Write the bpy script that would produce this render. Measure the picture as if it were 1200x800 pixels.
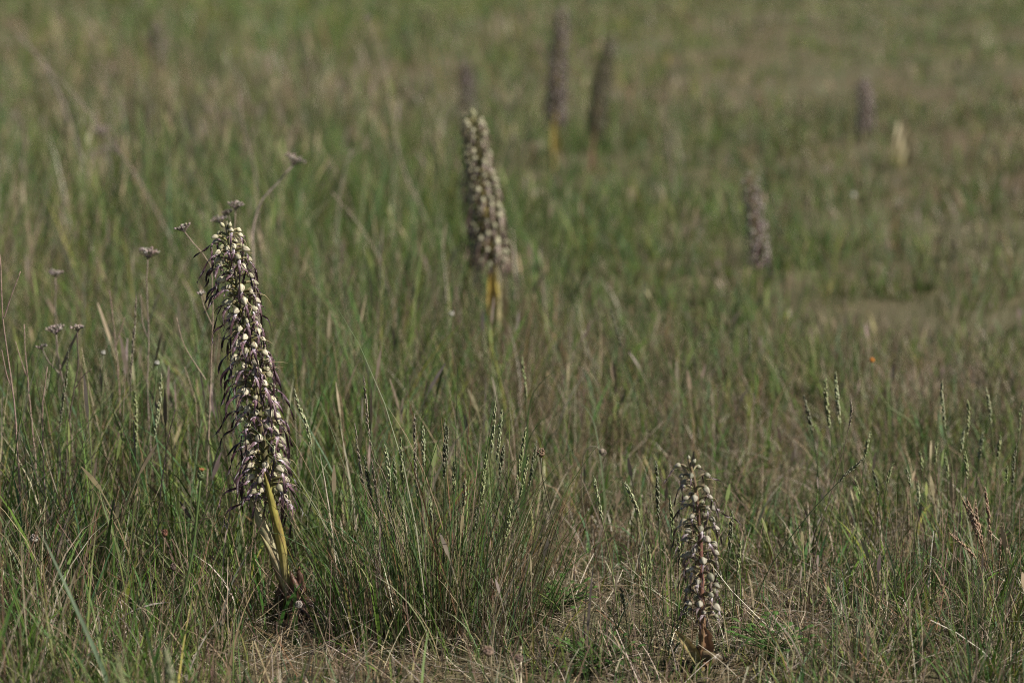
import bpy, math, random
import numpy as np
from mathutils import Vector, Matrix, Euler

for _o in list(bpy.data.objects):
    bpy.data.objects.remove(_o)
SC = bpy.context.scene
COL = SC.collection
RNG = np.random.default_rng(7)
random.seed(7)
rad = math.radians

# ------------------------------------------------------------------ camera
CAM_Z, PITCH, LENS = 0.80, rad(10.0), 85.0
FPX = LENS / 36.0 * 1200.0
cam_d = bpy.data.cameras.new('camera')
cam = bpy.data.objects.new('camera', cam_d)
COL.objects.link(cam)
cam.location = (0, 0, CAM_Z)
cam.rotation_euler = (math.pi / 2 - PITCH, 0, 0)
cam_d.lens = LENS
cam_d.sensor_width = 36
cam_d.sensor_fit = 'HORIZONTAL'
cam_d.clip_start = 0.05
cam_d.clip_end = 2000
cam_d.dof.use_dof = True
cam_d.dof.focus_distance = 2.74
cam_d.dof.aperture_fstop = 4.3
cam_d.dof.aperture_blades = 0
SC.camera = cam

# ------------------------------------------------------------------ sky, sun, exposure
SUN_EL, SUN_AZ = rad(44), math.atan2(0.86, -0.36)      # azimuth clockwise from +Y
w = bpy.data.worlds.new('World')
SC.world = w
w.use_nodes = True
nt = w.node_tree
bg = nt.nodes['Background']
sky = nt.nodes.new('ShaderNodeTexSky')
sky.sky_type = 'NISHITA'
sky.sun_disc = False
sky.sun_elevation = SUN_EL
sky.sun_rotation = SUN_AZ
nt.links.new(sky.outputs[0], bg.inputs[0])
bg.inputs[1].default_value = 0.05
sd = bpy.data.lights.new('sun', 'SUN')
sd.energy = 5.0
sd.angle = rad(0.5)
sd.color = (1.0, 0.955, 0.885)
sun = bpy.data.objects.new('sun', sd)
COL.objects.link(sun)
sv = Vector((math.sin(SUN_AZ) * math.cos(SUN_EL), math.cos(SUN_AZ) * math.cos(SUN_EL), math.sin(SUN_EL)))
sun.rotation_euler = sv.to_track_quat('Z', 'Y').to_euler()
sun.location = (3, -2, 5)
SC.view_settings.view_transform = 'Standard'
SC.view_settings.look = 'None'
SC.view_settings.exposure = 0.64
SC.view_settings.gamma = 1.0
SC.view_settings.use_curve_mapping = False
SC.cycles.max_bounces = 6
SC.cycles.transparent_max_bounces = 4
SC.cycles.use_denoising = True
SC.cycles.denoising_input_passes = 'RGB_ALBEDO_NORMAL'
SC.cycles.denoising_prefilter = 'NONE'
SC.cycles.filter_width = 1.0

# ------------------------------------------------------------------ numbers: noise, terrain, pixels
def _h(ix, iy, s):
    v = np.sin(ix * 127.1 + iy * 311.7 + s * 74.7) * 43758.5453
    return v - np.floor(v)

def vnoise(x, y, s=0.0):
    x = np.asarray(x, float); y = np.asarray(y, float)
    ix, iy = np.floor(x), np.floor(y)
    fx, fy = x - ix, y - iy
    fx = fx * fx * (3 - 2 * fx); fy = fy * fy * (3 - 2 * fy)
    a, b = _h(ix, iy, s), _h(ix + 1, iy, s)
    c, d = _h(ix, iy + 1, s), _h(ix + 1, iy + 1, s)
    return (a * (1 - fx) + b * fx) * (1 - fy) + (c * (1 - fx) + d * fx) * fy

def fbm(x, y, s=0.0):
    return (vnoise(x, y, s) * .55 + vnoise(x * 2.1, y * 2.1, s + 3) * .3 + vnoise(x * 4.3, y * 4.3, s + 9) * .15)

def gz(x, y):
    x = np.asarray(x, float); y = np.asarray(y, float)
    return (vnoise(x * 1.1, y * 1.1, 2) - .5) * .05 + (vnoise(x * 6, y * 6, 5) - .5) * .014

def ray(px, py):
    u, v = (px - 600) / FPX, (400 - py) / FPX
    return Vector((u, math.cos(PITCH) + v * math.sin(PITCH), -math.sin(PITCH) + v * math.cos(PITCH)))

def on_plane(px, py, Y):
    """point at distance Y in front of the camera that is seen at px, py"""
    d = ray(px, py)
    return Vector((0, 0, CAM_Z)) + d * (Y / d.y)

def on_ground(px, py):
    d = ray(px, py); z = 0.0
    for _ in range(8):
        t = (z - CAM_Z) / d.z
        p = Vector((0, 0, CAM_Z)) + d * t
        z = float(gz(p.x, p.y))
    return p

def to_px(x, y):
    dz = -CAM_Z
    f = y * math.cos(PITCH) - dz * math.sin(PITCH)
    u = y * math.sin(PITCH) + dz * math.cos(PITCH)
    return 600 + FPX * x / f, 400 - FPX * u / f

# ------------------------------------------------------------------ materials
def plant_material(name, rough=.5, transl=.3, spec=.35, var=.25, scale=60.0, bump=0.0):
    m = bpy.data.materials.new(name); m.use_nodes = True
    n = m.node_tree; n.nodes.clear()
    out = n.nodes.new('ShaderNodeOutputMaterial')
    at = n.nodes.new('ShaderNodeAttribute'); at.attribute_name = 'Col'
    geo = n.nodes.new('ShaderNodeNewGeometry')
    tx = n.nodes.new('ShaderNodeTexNoise'); tx.inputs['Scale'].default_value = scale
    tx.inputs['Detail'].default_value = 3
    n.links.new(geo.outputs['Position'], tx.inputs['Vector'])
    mr = n.nodes.new('ShaderNodeMapRange')
    mr.inputs[1].default_value = .3; mr.inputs[2].default_value = .7
    mr.inputs[3].default_value = 1 - var; mr.inputs[4].default_value = 1 + var
    n.links.new(tx.outputs[0], mr.inputs[0])
    mx = n.nodes.new('ShaderNodeMix'); mx.data_type = 'RGBA'; mx.blend_type = 'MULTIPLY'
    mx.inputs[0].default_value = 1
    n.links.new(at.outputs['Color'], mx.inputs[6]); n.links.new(mr.outputs[0], mx.inputs[7])
    p = n.nodes.new('ShaderNodeBsdfPrincipled')
    p.inputs['Roughness'].default_value = rough
    p.inputs['Specular IOR Level'].default_value = spec
    n.links.new(mx.outputs[2], p.inputs['Base Color'])
    if bump:
        b = n.nodes.new('ShaderNodeBump'); b.inputs['Strength'].default_value = bump
        b.inputs['Distance'].default_value = .002
        n.links.new(tx.outputs[0], b.inputs['Height']); n.links.new(b.outputs[0], p.inputs['Normal'])
    if transl:
        t = n.nodes.new('ShaderNodeBsdfTranslucent')
        n.links.new(mx.outputs[2], t.inputs['Color'])
        s = n.nodes.new('ShaderNodeMixShader'); s.inputs[0].default_value = transl
        n.links.new(p.outputs[0], s.inputs[1]); n.links.new(t.outputs[0], s.inputs[2])
        n.links.new(s.outputs[0], out.inputs[0])
    else:
        n.links.new(p.outputs[0], out.inputs[0])
    return m

M_GRASS = plant_material('grass_blade', .62, .24, .16, .2, 40)
M_DRY = plant_material('dry_straw', .7, .12, .15, .25, 70)
M_STEM = plant_material('green_stem', .5, .12, .35, .2, 120, .2)
M_WOOD = plant_material('dead_stem', .75, 0, .2, .35, 220, .4)
M_LEAF = plant_material('orchid_leaf', .45, .25, .4, .25, 90, .25)
M_HOOD = plant_material('flower_hood', .55, .18, .3, .12, 400, .15)
M_LIP = plant_material('flower_lip', .45, .12, .4, .3, 500, .2)
M_SEED = plant_material('grass_seed_head', .6, .15, .3, .3, 300)

def ground_material():
    m = bpy.data.materials.new('meadow_soil'); m.use_nodes = True
    n = m.node_tree; p = n.nodes['Principled BSDF']
    tc = n.nodes.new('ShaderNodeTexCoord')
    a = n.nodes.new('ShaderNodeTexNoise'); a.inputs['Scale'].default_value = 55; a.inputs['Detail'].default_value = 6
    b = n.nodes.new('ShaderNodeTexNoise'); b.inputs['Scale'].default_value = .9; b.inputs['Detail'].default_value = 5
    n.links.new(tc.outputs['Object'], a.inputs[0]); n.links.new(tc.outputs['Object'], b.inputs[0])
    r = n.nodes.new('ShaderNodeValToRGB')
    r.color_ramp.elements[0].position = .32; r.color_ramp.elements[0].color = (.035, .024, .015, 1)
    r.color_ramp.elements[1].position = .68; r.color_ramp.elements[1].color = (.17, .12, .07, 1)
    n.links.new(a.outputs[0], r.inputs[0])
    r2 = n.nodes.new('ShaderNodeValToRGB')
    r2.color_ramp.elements[0].position = .25; r2.color_ramp.elements[0].color = (0, 0, 0, 1)
    r2.color_ramp.elements[1].position = .55; r2.color_ramp.elements[1].color = (1, 1, 1, 1)
    n.links.new(b.outputs[0], r2.inputs[0])
    mx = n.nodes.new('ShaderNodeMix'); mx.data_type = 'RGBA'
    n.links.new(r2.outputs[0], mx.inputs[0]); n.links.new(r.outputs[0], mx.inputs[6])
    mx.inputs[7].default_value = (.088, .080, .042, 1)
    n.links.new(mx.outputs[2], p.inputs['Base Color'])
    p.inputs['Roughness'].default_value = .95
    p.inputs['Specular IOR Level'].default_value = .1
    bp = n.nodes.new('ShaderNodeBump'); bp.inputs['Strength'].default_value = .8; bp.inputs['Distance'].default_value = .01
    n.links.new(a.outputs[0], bp.inputs['Height']); n.links.new(bp.outputs[0], p.inputs['Normal'])
    return m

# ------------------------------------------------------------------ mesh helpers
class MB:
    """collects coloured vertices and faces of ONE part"""
    def __init__(s): s.v, s.f, s.c, s.m = [], [], [], []
    def add(s, v, f, c, mat=0):
        o = len(s.v)
        s.v += [tuple(p) for p in v]; s.c += [tuple(q) for q in c]
        s.f += [tuple(i + o for i in q) for q in f]; s.m += [mat] * len(f)
    def mesh(s, name, mats, smooth=True):
        me = bpy.data.meshes.new(name)
        me.from_pydata(s.v, [], s.f)
        a = me.color_attributes.new('Col', 'FLOAT_COLOR', 'POINT')
        a.data.foreach_set('color', np.array([(*c[:3], 1.0) for c in s.c], 'f').ravel())
        for mt in mats: me.materials.append(mt)
        me.polygons.foreach_set('material_index', s.m)
        me.polygons.foreach_set('use_smooth', [smooth] * len(s.f))
        me.update()
        return me

def obj(name, me, parent=None, loc=(0, 0, 0), rot=None, scale=None):
    o = bpy.data.objects.new(name, me); COL.objects.link(o)
    o.location = loc
    if rot is not None: o.rotation_euler = rot
    if scale is not None: o.scale = (scale,) * 3 if not hasattr(scale, '__len__') else scale
    if parent is not None: o.parent = parent
    return o

def tag(o, label, cat, group=None):
    o['label'] = label; o['category'] = cat
    if group: o['group'] = group
    return o

def thing(name, label, cat, loc, group=None):
    return tag(obj(name, None, loc=loc), label, cat, group)

def lerp(a, b, t): return tuple(a[i] + (b[i] - a[i]) * t for i in range(3))
def grad(stops, t):
    for (t0, c0), (t1, c1) in zip(stops, stops[1:]):
        if t <= t1: return lerp(c0, c1, max(0, (t - t0) / max(1e-6, t1 - t0)))
    return stops[-1][1]
def shade(c, k): return tuple(x * k for x in c)
def jit(c, a=.15):
    k = random.uniform(1 - a, 1 + a)
    return tuple(max(0, x * k * random.uniform(1 - a * .4, 1 + a * .4)) for x in c)

def spline(pts, n):
    """Catmull-Rom through pts, n+1 samples evenly spaced in length"""
    pts = [Vector(p) for p in pts]
    P = [pts[0] * 2 - pts[1]] + pts + [pts[-1] * 2 - pts[-2]]
    out = []
    for i in range(1, len(P) - 2):
        for k in range(12):
            t = k / 12
            a, b, c, d = P[i - 1], P[i], P[i + 1], P[i + 2]
            out.append(.5 * ((2 * b) + (c - a) * t + (2 * a - 5 * b + 4 * c - d) * t * t + (3 * b - a - 3 * c + d) * t ** 3))
    out.append(pts[-1])
    L = [0]
    for a, b in zip(out, out[1:]): L.append(L[-1] + (b - a).length)
    res = []
    for k in range(n + 1):
        s = L[-1] * k / n
        i = min(len(L) - 2, max(0, int(np.searchsorted(L, s)) - 1))
        t = (s - L[i]) / max(1e-9, L[i + 1] - L[i])
        res.append(out[i].lerp(out[i + 1], t))
    return res

def frame(t):
    t = t.normalized()
    ref = Vector((0, 0, 1)) if abs(t.z) < .9 else Vector((1, 0, 0))
    a = t.cross(ref).normalized()
    return a, t.cross(a).normalized()

def tangent(p, i): return (p[min(i + 1, len(p) - 1)] - p[max(i - 1, 0)]).normalized()

def tube(mb, p, r, col, sides=6, mat=0, cap=True):
    """r, col: functions of t"""
    v, f, c = [], [], []
    n = len(p) - 1
    a = None
    for i, q in enumerate(p):
        t = tangent(p, i)
        if a is None: a, b = frame(t)
        else:
            a = (a - t * a.dot(t)).normalized(); b = t.cross(a)
        rr = r(i / n)
        for k in range(sides):
            g = 2 * math.pi * k / sides
            v.append(q + (a * math.cos(g) + b * math.sin(g)) * rr); c.append(col(i / n))
    for i in range(n):
        for k in range(sides):
            k2 = (k + 1) % sides
            f.append((i * sides + k, i * sides + k2, (i + 1) * sides + k2, (i + 1) * sides + k))
    if cap: f.append(tuple(n * sides + k for k in range(sides)))
    mb.add(v, f, c, mat)

def strap(mb, p, width, side, col, cup=.3, cross=4, twist=None, wave=0.0, mat=0):
    """a leaf or petal strap along p; side: vector across; cup: depth of the channel as share of width"""
    n = len(p) - 1
    v, f, c = [], [], []
    ph = random.uniform(0, 6)
    for i, q in enumerate(p):
        tt = i / n
        t = tangent(p, i)
        s = (side - t * side.dot(t)).normalized()
        if twist: s = Matrix.Rotation(twist(tt), 3, t) @ s
        nn = s.cross(t)
        wd = width(tt)
        for k in range(cross + 1):
            x = k / cross * 2 - 1
            z = cup * wd * (x * x - .5) + wave * wd * math.sin(tt * 16 + ph + (2 if x > 0 else 0)) * abs(x)
            v.append(q + s * (x * wd * .5) + nn * z); c.append(col(tt, x))
    for i in range(n):
        for k in range(cross):
            j = i * (cross + 1) + k
            f.append((j, j + 1, j + cross + 2, j + cross + 1))
    mb.add(v, f, c, mat)

def bead(mb, p, axis, ln, r, col, col2=None, n=5, rings=3, mat=0):
    """small seed / bud: closed spindle"""
    a, b = frame(axis); ax = axis.normalized()
    v = [p]; c = [col]; f = []
    for i in range(1, rings + 1):
        u = i / (rings + 1)
        rr = r * math.sin(math.pi * u ** .85)
        for k in range(n):
            g = 2 * math.pi * (k + .5 * i) / n
            v.append(p + ax * (ln * u) + (a * math.cos(g) + b * math.sin(g)) * rr)
            c.append(lerp(col, col2 or col, u))
    v.append(p + ax * ln); c.append(col2 or col)
    for k in range(n):
        k2 = (k + 1) % n
        f.append((0, 1 + k2, 1 + k))
        for i in range(rings - 1):
            o = 1 + i * n
            f.append((o + k, o + k2, o + n + k2, o + n + k))
        f.append((1 + (rings - 1) * n + k, 1 + (rings - 1) * n + k2, len(v) - 1))
    mb.add(v, f, c, mat)

# ------------------------------------------------------------------ ground
def build_ground():
    xs = np.concatenate([[-600, -200, -80, -40], np.linspace(-20, -4, 33)[:-1], np.linspace(-4, 4, 129), np.linspace(4, 20, 33)[1:], [40, 80, 200, 600]])
    ys = np.concatenate([[-600, -100, -20, -5], np.linspace(0, 10, 161), np.linspace(10, 45, 71)[1:], [60, 90, 150, 300, 900]])
    X, Y = np.meshgrid(xs, ys)
    Z = gz(X, Y) - .002
    far = (np.abs(X) > 30) | (Y > 55) | (Y < -10)
    Z = np.where(far, -.03, Z)
    v = np.stack([X, Y, Z], -1).reshape(-1, 3)
    nx, ny = len(xs), len(ys)
    i = (np.arange(ny - 1)[:, None] * nx + np.arange(nx - 1)).ravel()
    f = np.stack([i, i + 1, i + nx + 1, i + nx], -1)
    me = bpy.data.meshes.new('ground')
    me.from_pydata(v.tolist(), [], f.tolist())
    me.materials.append(ground_material())
    me.polygons.foreach_set('use_smooth', [True] * len(f))
    o = obj('ground', me); o['kind'] = 'structure'
build_ground()

# ------------------------------------------------------------------ meadow fields
# patches seen in the meadow: image x, y of the patch on the ground, radii, change of height / dryness / density
PATCH = [
    (860, 400, 90, 30, .15, -.1, .2), (1150, 285, 110, 40, -.3, .4, 0), (1060, 205, 120, 25, -.1, .25, 0),
    (640, 470, 80, 45, -.15, .55, -.1), (1090, 470, 60, 25, -.4, .6, -.3), (930, 730, 70, 60, -.45, .65, -.45),
    (650, 690, 75, 60, -.55, .6, -.55), (470, 800, 150, 40, -.45, .55, -.45), (60, 700, 90, 60, .1, .35, .2),
    (330, 770, 55, 70, -.7, .2, -.7), (822, 830, 70, 60, -.5, .2, -.5), (330, 930, 150, 120, -.4, 0, -.3), (760, 720, 40, 40, -.5, .3, -.6), (820, 800, 60, 30, -.2, 0, .1),
    (585, 465, 40, 35, -.3, 0, 0), (652, 235, 22, 22, -.2, 0, 0), (695, 225, 22, 20, -.5, 0, -.3), (1058, 226, 26, 32, -.85, 0, -.1), (450, 8, 170, 20, .1, -.35, .1), (60, 60, 90, 30, 0, .2, 0), (1014, 180, 25, 15, -.6, 0, -.3), (890, 385, 30, 15, .1, 0, 0), (547, 165, 20, 12, -.5, 0, -.3), (700, 640, 60, 25, -.3, .4, -.3), (1120, 740, 120, 70, .1, .1, .1), (200, 770, 90, 40, -.2, .2, -.1),
]
def fields(x, y):
    px, py = to_px(x, y)
    left = 1 / (1 + np.exp((px - 620) / 90))
    back = 1 / (1 + np.exp((py - 330) / 70))
    fore = 1 / (1 + np.exp((690 - py) / 25))
    h = .050 + .084 * left - (.006 + .045 * left) * fore + .012 * back * left
    h = h * (1 + .12 * (1 - left) * back)
    h = h * (1 + .9 * (fbm(x * 1.3, y * 1.3, 21) - .5))
    dry = .36 + (1.0 - .5 * back) * (fbm(x * .9, y * .55, 31) - .5) + .02 * (1 - left) - .04 * fore - .16 / (1 + np.exp((py - 90) / 25)) 
    dry = dry + .38 * np.exp(-((py - 140) / 45) ** 2) * np.exp(-((px - 380) / 330) ** 2)
    dens = 1 + 1.5 * (fbm(x * 3.2, y * 3.2, 41) - .5) - .05 * fore
    for (cx, cy, rx, ry, dh, dd, de) in PATCH:
        g = np.exp(-((px - cx) / rx) ** 2 - ((py - cy) / ry) ** 2)
        h = h * (1 + dh * g); dry = dry + dd * g; dens = dens + de * g
    return h, np.clip(dry, 0.02, .98), np.clip(dens, .06, 2)

def ribbons(P, az, H, phi0, phi1, W, face, S, c0, c1, profile='blade', powr=1.4):
    """numpy blades: polar angle grows from phi0 to phi0+phi1 along the blade"""
    N = len(H)
    ts = np.linspace(0, 1, S + 1) if profile != 'culm' else np.array([0, .3, .6, .8, .84, .92, 1.0])
    S = len(ts) - 1
    V = np.zeros((N, S + 1, 2, 3), 'f'); C = np.ones((N, S + 1, 2, 4), 'f')
    pos = P.copy()
    sx, sy = np.cos(face), np.sin(face)
    for i, t in enumerate(ts):
        if i:
            dt = t - ts[i - 1]
            ph = phi0 + phi1 * ((t + ts[i - 1]) / 2) ** powr
            pos = pos + np.stack([np.sin(ph) * np.cos(az), np.sin(ph) * np.sin(az), np.cos(ph)], -1) * (H * dt)[:, None]
        if profile == 'blade':
            k = (.75 + .5 * t) * (1 - t ** 2.4) + .06
        elif profile == 'straw':
            k = 1 - .4 * t
        else:
            k = .45 if t < .81 else (1.9 if t < .95 else .5)
        wv = (W * k * .5)
        off = np.stack([sx * wv, sy * wv, np.zeros(N)], -1)
        V[:, i, 0] = pos - off; V[:, i, 1] = pos + off
        tc = t ** 1.2
        C[:, i, :, :3] = (c0 * (1 - tc) + c1 * tc)[:, None, :]
    base = (np.arange(N) * (S + 1) * 2)[:, None]
    r = np.arange(S) * 2
    F = np.stack([base + r, base + r + 1, base + r + 3, base + r + 2], -1).reshape(-1, 4)
    return V.reshape(-1, 3), F, C.reshape(-1, 4)

def bulk(name, chunks, mat, parent=None, loc=(0, 0, 0)):
    o = 0; Vs, Fs, Cs = [], [], []
    for V, F, C in chunks:
        Vs.append(V); Fs.append(F + o); Cs.append(C); o += len(V)
    V = np.concatenate(Vs).astype('f') - np.array(loc, 'f'); F = np.concatenate(Fs).astype('i'); C = np.concatenate(Cs)
    me = bpy.data.meshes.new(name)
    me.vertices.add(len(V)); me.vertices.foreach_set('co', V.ravel())
    me.loops.add(F.size); me.loops.foreach_set('vertex_index', F.ravel())
    me.polygons.add(len(F)); me.polygons.foreach_set('loop_start', np.arange(len(F), dtype='i') * 4)
    me.polygons.foreach_set('use_smooth', np.ones(len(F), bool))
    me.update(calc_edges=True)
    a = me.color_attributes.new('Col', 'FLOAT_COLOR', 'POINT')
    a.data.foreach_set('color', C.astype('f').ravel())
    me.materials.append(mat)
    ob = obj(name, me, parent, (0, 0, 0)); ob['kind'] = 'stuff'
    return ob

GREENS = np.array([(.050, .104, .019), (.082, .144, .030), (.065, .120, .043), (.134, .174, .042), (.096, .148, .062), (.20, .215, .075)])
STRAWS = np.array([(.29, .225, .135), (.23, .17, .10), (.23, .19, .145), (.12, .08, .05), (.42, .36, .26), (.20, .115, .06), (.55, .48, .37)])  # straw and brown tones; the palest puts glints into the colour

def pick(pal, n, wts):
    i = RNG.choice(len(pal), n, p=np.array(wts) / sum(wts))
    return pal[i] * RNG.uniform(.75, 1.25, (n, 1)) * RNG.uniform(.93, 1.07, (n, 3))

def scatter(n, d0, d1, power, tuft=22, tr=.028, even=False):
    """tufted ground positions; pdf of distance ~ d^power"""
    nt_ = max(1, n // tuft)
    out = []
    a, b = d0 ** (power + 1), d1 ** (power + 1)
    u = RNG.random(nt_ * 3)
    d = (a + (b - a) * u) ** (1 / (power + 1))
    x = RNG.uniform(-1, 1, nt_ * 3) * (.24 * d + .45)
    _, _, de = fields(x, d)
    keep = RNG.random(nt_ * 3) < (.9 if even else de / 2 * 1.15)
    d, x = d[keep][:nt_], x[keep][:nt_]
    cnt = RNG.integers(max(2, tuft // 3), tuft * 2, len(d))
    idx = np.repeat(np.arange(len(d)), cnt)[:n]
    R = tr * RNG.uniform(.5, 1.6, len(d)) * (1 + d / 14)
    ga, gr = RNG.uniform(0, 2 * np.pi, len(idx)), np.sqrt(RNG.random(len(idx)))
    ox, oy = np.cos(ga) * gr * R[idx], np.sin(ga) * gr * R[idx]
    X, Y = x[idx] + ox, d[idx] + oy
    return X, Y, ga, gr, idx

def grass_chunk(n, d0, d1, power, S, wmin, wmax, tuft, tr, hs=1.0, wscale=0.0, tint=(1, 1, 1)):
    X, Y, ga, gr, idx = scatter(n, d0, d1, power, tuft, tr)
    N = len(X)
    h, dry, _ = fields(X, Y)
    tk = RNG.uniform(.65, 1.3, idx.max() + 1)[idx]
    H = h * hs * np.minimum(2.1, tk * RNG.gamma(3.2, 1 / 3.2, N))
    P = np.stack([X, Y, gz(X, Y) - .004], -1)
    az = ga + RNG.normal(0, .7, N)
    phi0 = np.abs(RNG.normal(.05, .1, N)) + .18 * gr
    phi1 = np.abs(RNG.normal(.35, .45, N)) + .2 * gr + (RNG.random(N) < .12) * RNG.uniform(.5, 1.6, N)
    W = RNG.uniform(wmin, wmax, N) * (1 + wscale * np.maximum(0, Y - 5)) * RNG.choice([.7, .8, 1, 1, 1.6], N)
    face = az + np.pi / 2 + RNG.normal(0, .9, N)
    tg = RNG.integers(0, 3, idx.max() + 1)[idx]
    c1 = pick(GREENS, N, [3, 4, 3, 2.2, 2, .7])
    c1 = c1 * np.array([(1, 1, 1), (1.12, 1.0, .8), (.9, 1, 1.25)])[tg]
    c0 = c1 * np.array([1.15, 1.05, .95])
    isdry = RNG.random(N) < dry * .75
    ds = pick(STRAWS, N, [4, 3, 3, 1.8, 1.2, 1.3, .5])
    c0 = np.where(isdry[:, None], ds * .9, c0); c1 = np.where(isdry[:, None], ds, c1)
    tip = (~isdry) & (RNG.random(N) < .22)
    c1 = np.where(tip[:, None], c1 * .5 + ds * .5, c1)
    return ribbons(P, az, H, phi0, phi1, W, face, S, c0 * np.array(tint), c1 * np.array(tint))

def culm_chunk(n, d0, d1, power):
    X, Y, ga, gr, idx = scatter(n, d0, d1, power, 4, .06)
    N = len(X)
    h, dry, _ = fields(X, Y)
    H = (h * 1.35 + .03) * RNG.uniform(.7, 1.35, N)
    P = np.stack([X, Y, gz(X, Y)], -1)
    az = RNG.uniform(0, 6.28, N)
    c = pick(np.array([(.26, .21, .13), (.18, .14, .10), (.15, .17, .06), (.20, .15, .13)]), N, [3, 2, 2, 2])
    W = RNG.uniform(.0018, .0032, N) * (1 + .12 * np.maximum(0, Y - 5))
    return ribbons(P, az, H, np.abs(RNG.normal(.06, .12, N)), np.abs(RNG.normal(.1, .25, N)), W, RNG.uniform(0, 6.28, N), 6, c * np.array([.7, .85, .5]), c, 'culm')

def straw_chunk(n, d0, d1, power, flat=True):
    X, Y, ga, gr, idx = scatter(n, d0, d1, power, 6, .10, True)
    N = len(X)
    h, dry, _ = fields(X, Y)
    keep = RNG.random(N) < .5 + .6 * dry
    X, Y = X[keep], Y[keep]; N = len(X)
    H = RNG.gamma(2.5, .018, N) + .008
    P = np.stack([X, Y, gz(X, Y) + RNG.uniform(-.002, .014, N)], -1)
    c = pick(STRAWS, N, [4, 3, 4, 2.6, 2, 1.2, 1])
    az = RNG.uniform(0, 6.28, N)
    return ribbons(P, az, H, RNG.normal(1.25, .25, N), RNG.normal(.35, .35, N), RNG.uniform(.0006, .0017, N) * (1 + .1 * np.maximum(0, Y - 4)),
                   az + np.pi / 2 + RNG.normal(0, .5, N), 3, c * .85, c, 'straw')

def wiry_chunk(n, d0, d1, power):
    X, Y, ga, gr, idx = scatter(n, d0, d1, power, 3, .05, True)
    N = len(X)
    h, dry, _ = fields(X, Y)
    H = (h * 1.1 + .03) * RNG.uniform(.5, 1.5, N)
    P = np.stack([X, Y, gz(X, Y)], -1)
    az = RNG.uniform(0, 6.28, N)
    c = pick(np.array([(.16, .115, .075), (.10, .065, .045), (.33, .27, .19), (.20, .13, .10), (.07, .06, .03)]), N, [3, 3, 2, 2, 2])
    return ribbons(P, az, H, np.abs(RNG.normal(.15, .35, N)), RNG.normal(.1, .5, N) + (RNG.random(N) < .15) * 1.4, RNG.uniform(.0006, .0012, N), RNG.uniform(0, 6.28, N), 5, c * .9, c, 'straw', 2.2)

bulk('meadow_grass', [
    grass_chunk(66000, 1.75, 4.4, .6, 5, .0008, .0024, 20, .028),
    grass_chunk(5000, 1.9, 4.8, .6, 5, .0026, .0048, 8, .035, .85, 0, (1.08, 1.15, 1.0)),
    grass_chunk(56000, 1.75, 4.6, .6, 3, .0008, .0018, 9, .03, .42),
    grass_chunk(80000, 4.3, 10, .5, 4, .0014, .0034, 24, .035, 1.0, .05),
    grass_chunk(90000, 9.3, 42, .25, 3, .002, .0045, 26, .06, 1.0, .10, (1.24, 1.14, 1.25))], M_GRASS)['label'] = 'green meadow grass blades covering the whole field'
bulk('dry_grass', [wiry_chunk(14000, 1.9, 4.6, .6), culm_chunk(2600, 2.6, 9, .6), culm_chunk(6000, 9, 42, .7)], M_DRY)['label'] = 'thin straw coloured grass stalks standing among the meadow grass'
bulk('straw_litter', [straw_chunk(62000, 1.7, 4.4, .4), straw_chunk(18000, 4.4, 11, .6)], M_DRY)['label'] = 'matted dead straw lying on the soil between the grass'

# ------------------------------------------------------------------ lizard orchids
CREAM, CREAM_G = (.60, .56, .42), (.34, .36, .19)
def hood_mesh(seed, cols):
    random.seed(seed)
    kk = (1, .82, .95, .6, 1.05, .72)[seed % 6]
    cols = [lerp(shade(q, kk), shade(cols[1], .8), .0 if kk > .8 else .3) for q in cols]
    mb = MB(); v, f, c = [], [], []
    L, R, nu, nv = .0112, .0050 * random.uniform(.92, 1.08), 9, 16
    ax = Vector((1, 0, -.25)).normalized(); up = Vector((.25, 0, 1)).normalized(); sd_ = Vector((0, 1, 0))
    for i in range(nu + 1):
        u = i / nu
        r = R * (math.sin(math.pi * min(1, u * .93 + .05) ** .8)) ** .75 * (1 - .15 * u)
        for k in range(nv):
            g = 2 * math.pi * k / nv
            cz, cy = math.cos(g), math.sin(g)
            seam = max(math.exp(-((abs(g if g < math.pi else 2 * math.pi - g) - .75) / .16) ** 2), 0)
            bottom = max(0, -cz) ** 2 * (1 if .25 < u < .95 else .2)
            rr = r * (1 - .16 * seam)
            p = ax * (L * u) + sd_ * (cy * rr * .95) + up * (cz * rr * (1 - .75 * bottom))
            v.append(p)
            q = lerp(cols[1], cols[0], min(1, u * 2.2))
            q = lerp(q, cols[2], min(.75, seam * (.3 + .5 * u)))
            q = lerp(q, cols[3], min(1, bottom * 1.2))
            c.append(jit(q, .07))
    for i in range(nu):
        for k in range(nv):
            k2 = (k + 1) % nv
            f.append((i * nv + k, i * nv + k2, (i + 1) * nv + k2, (i + 1) * nv + k))
    f.append(tuple(range(nv - 1, -1, -1))); f.append(tuple(nu * nv + k for k in range(nv)))
    mb.add(v, f, c)
    return mb

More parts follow.
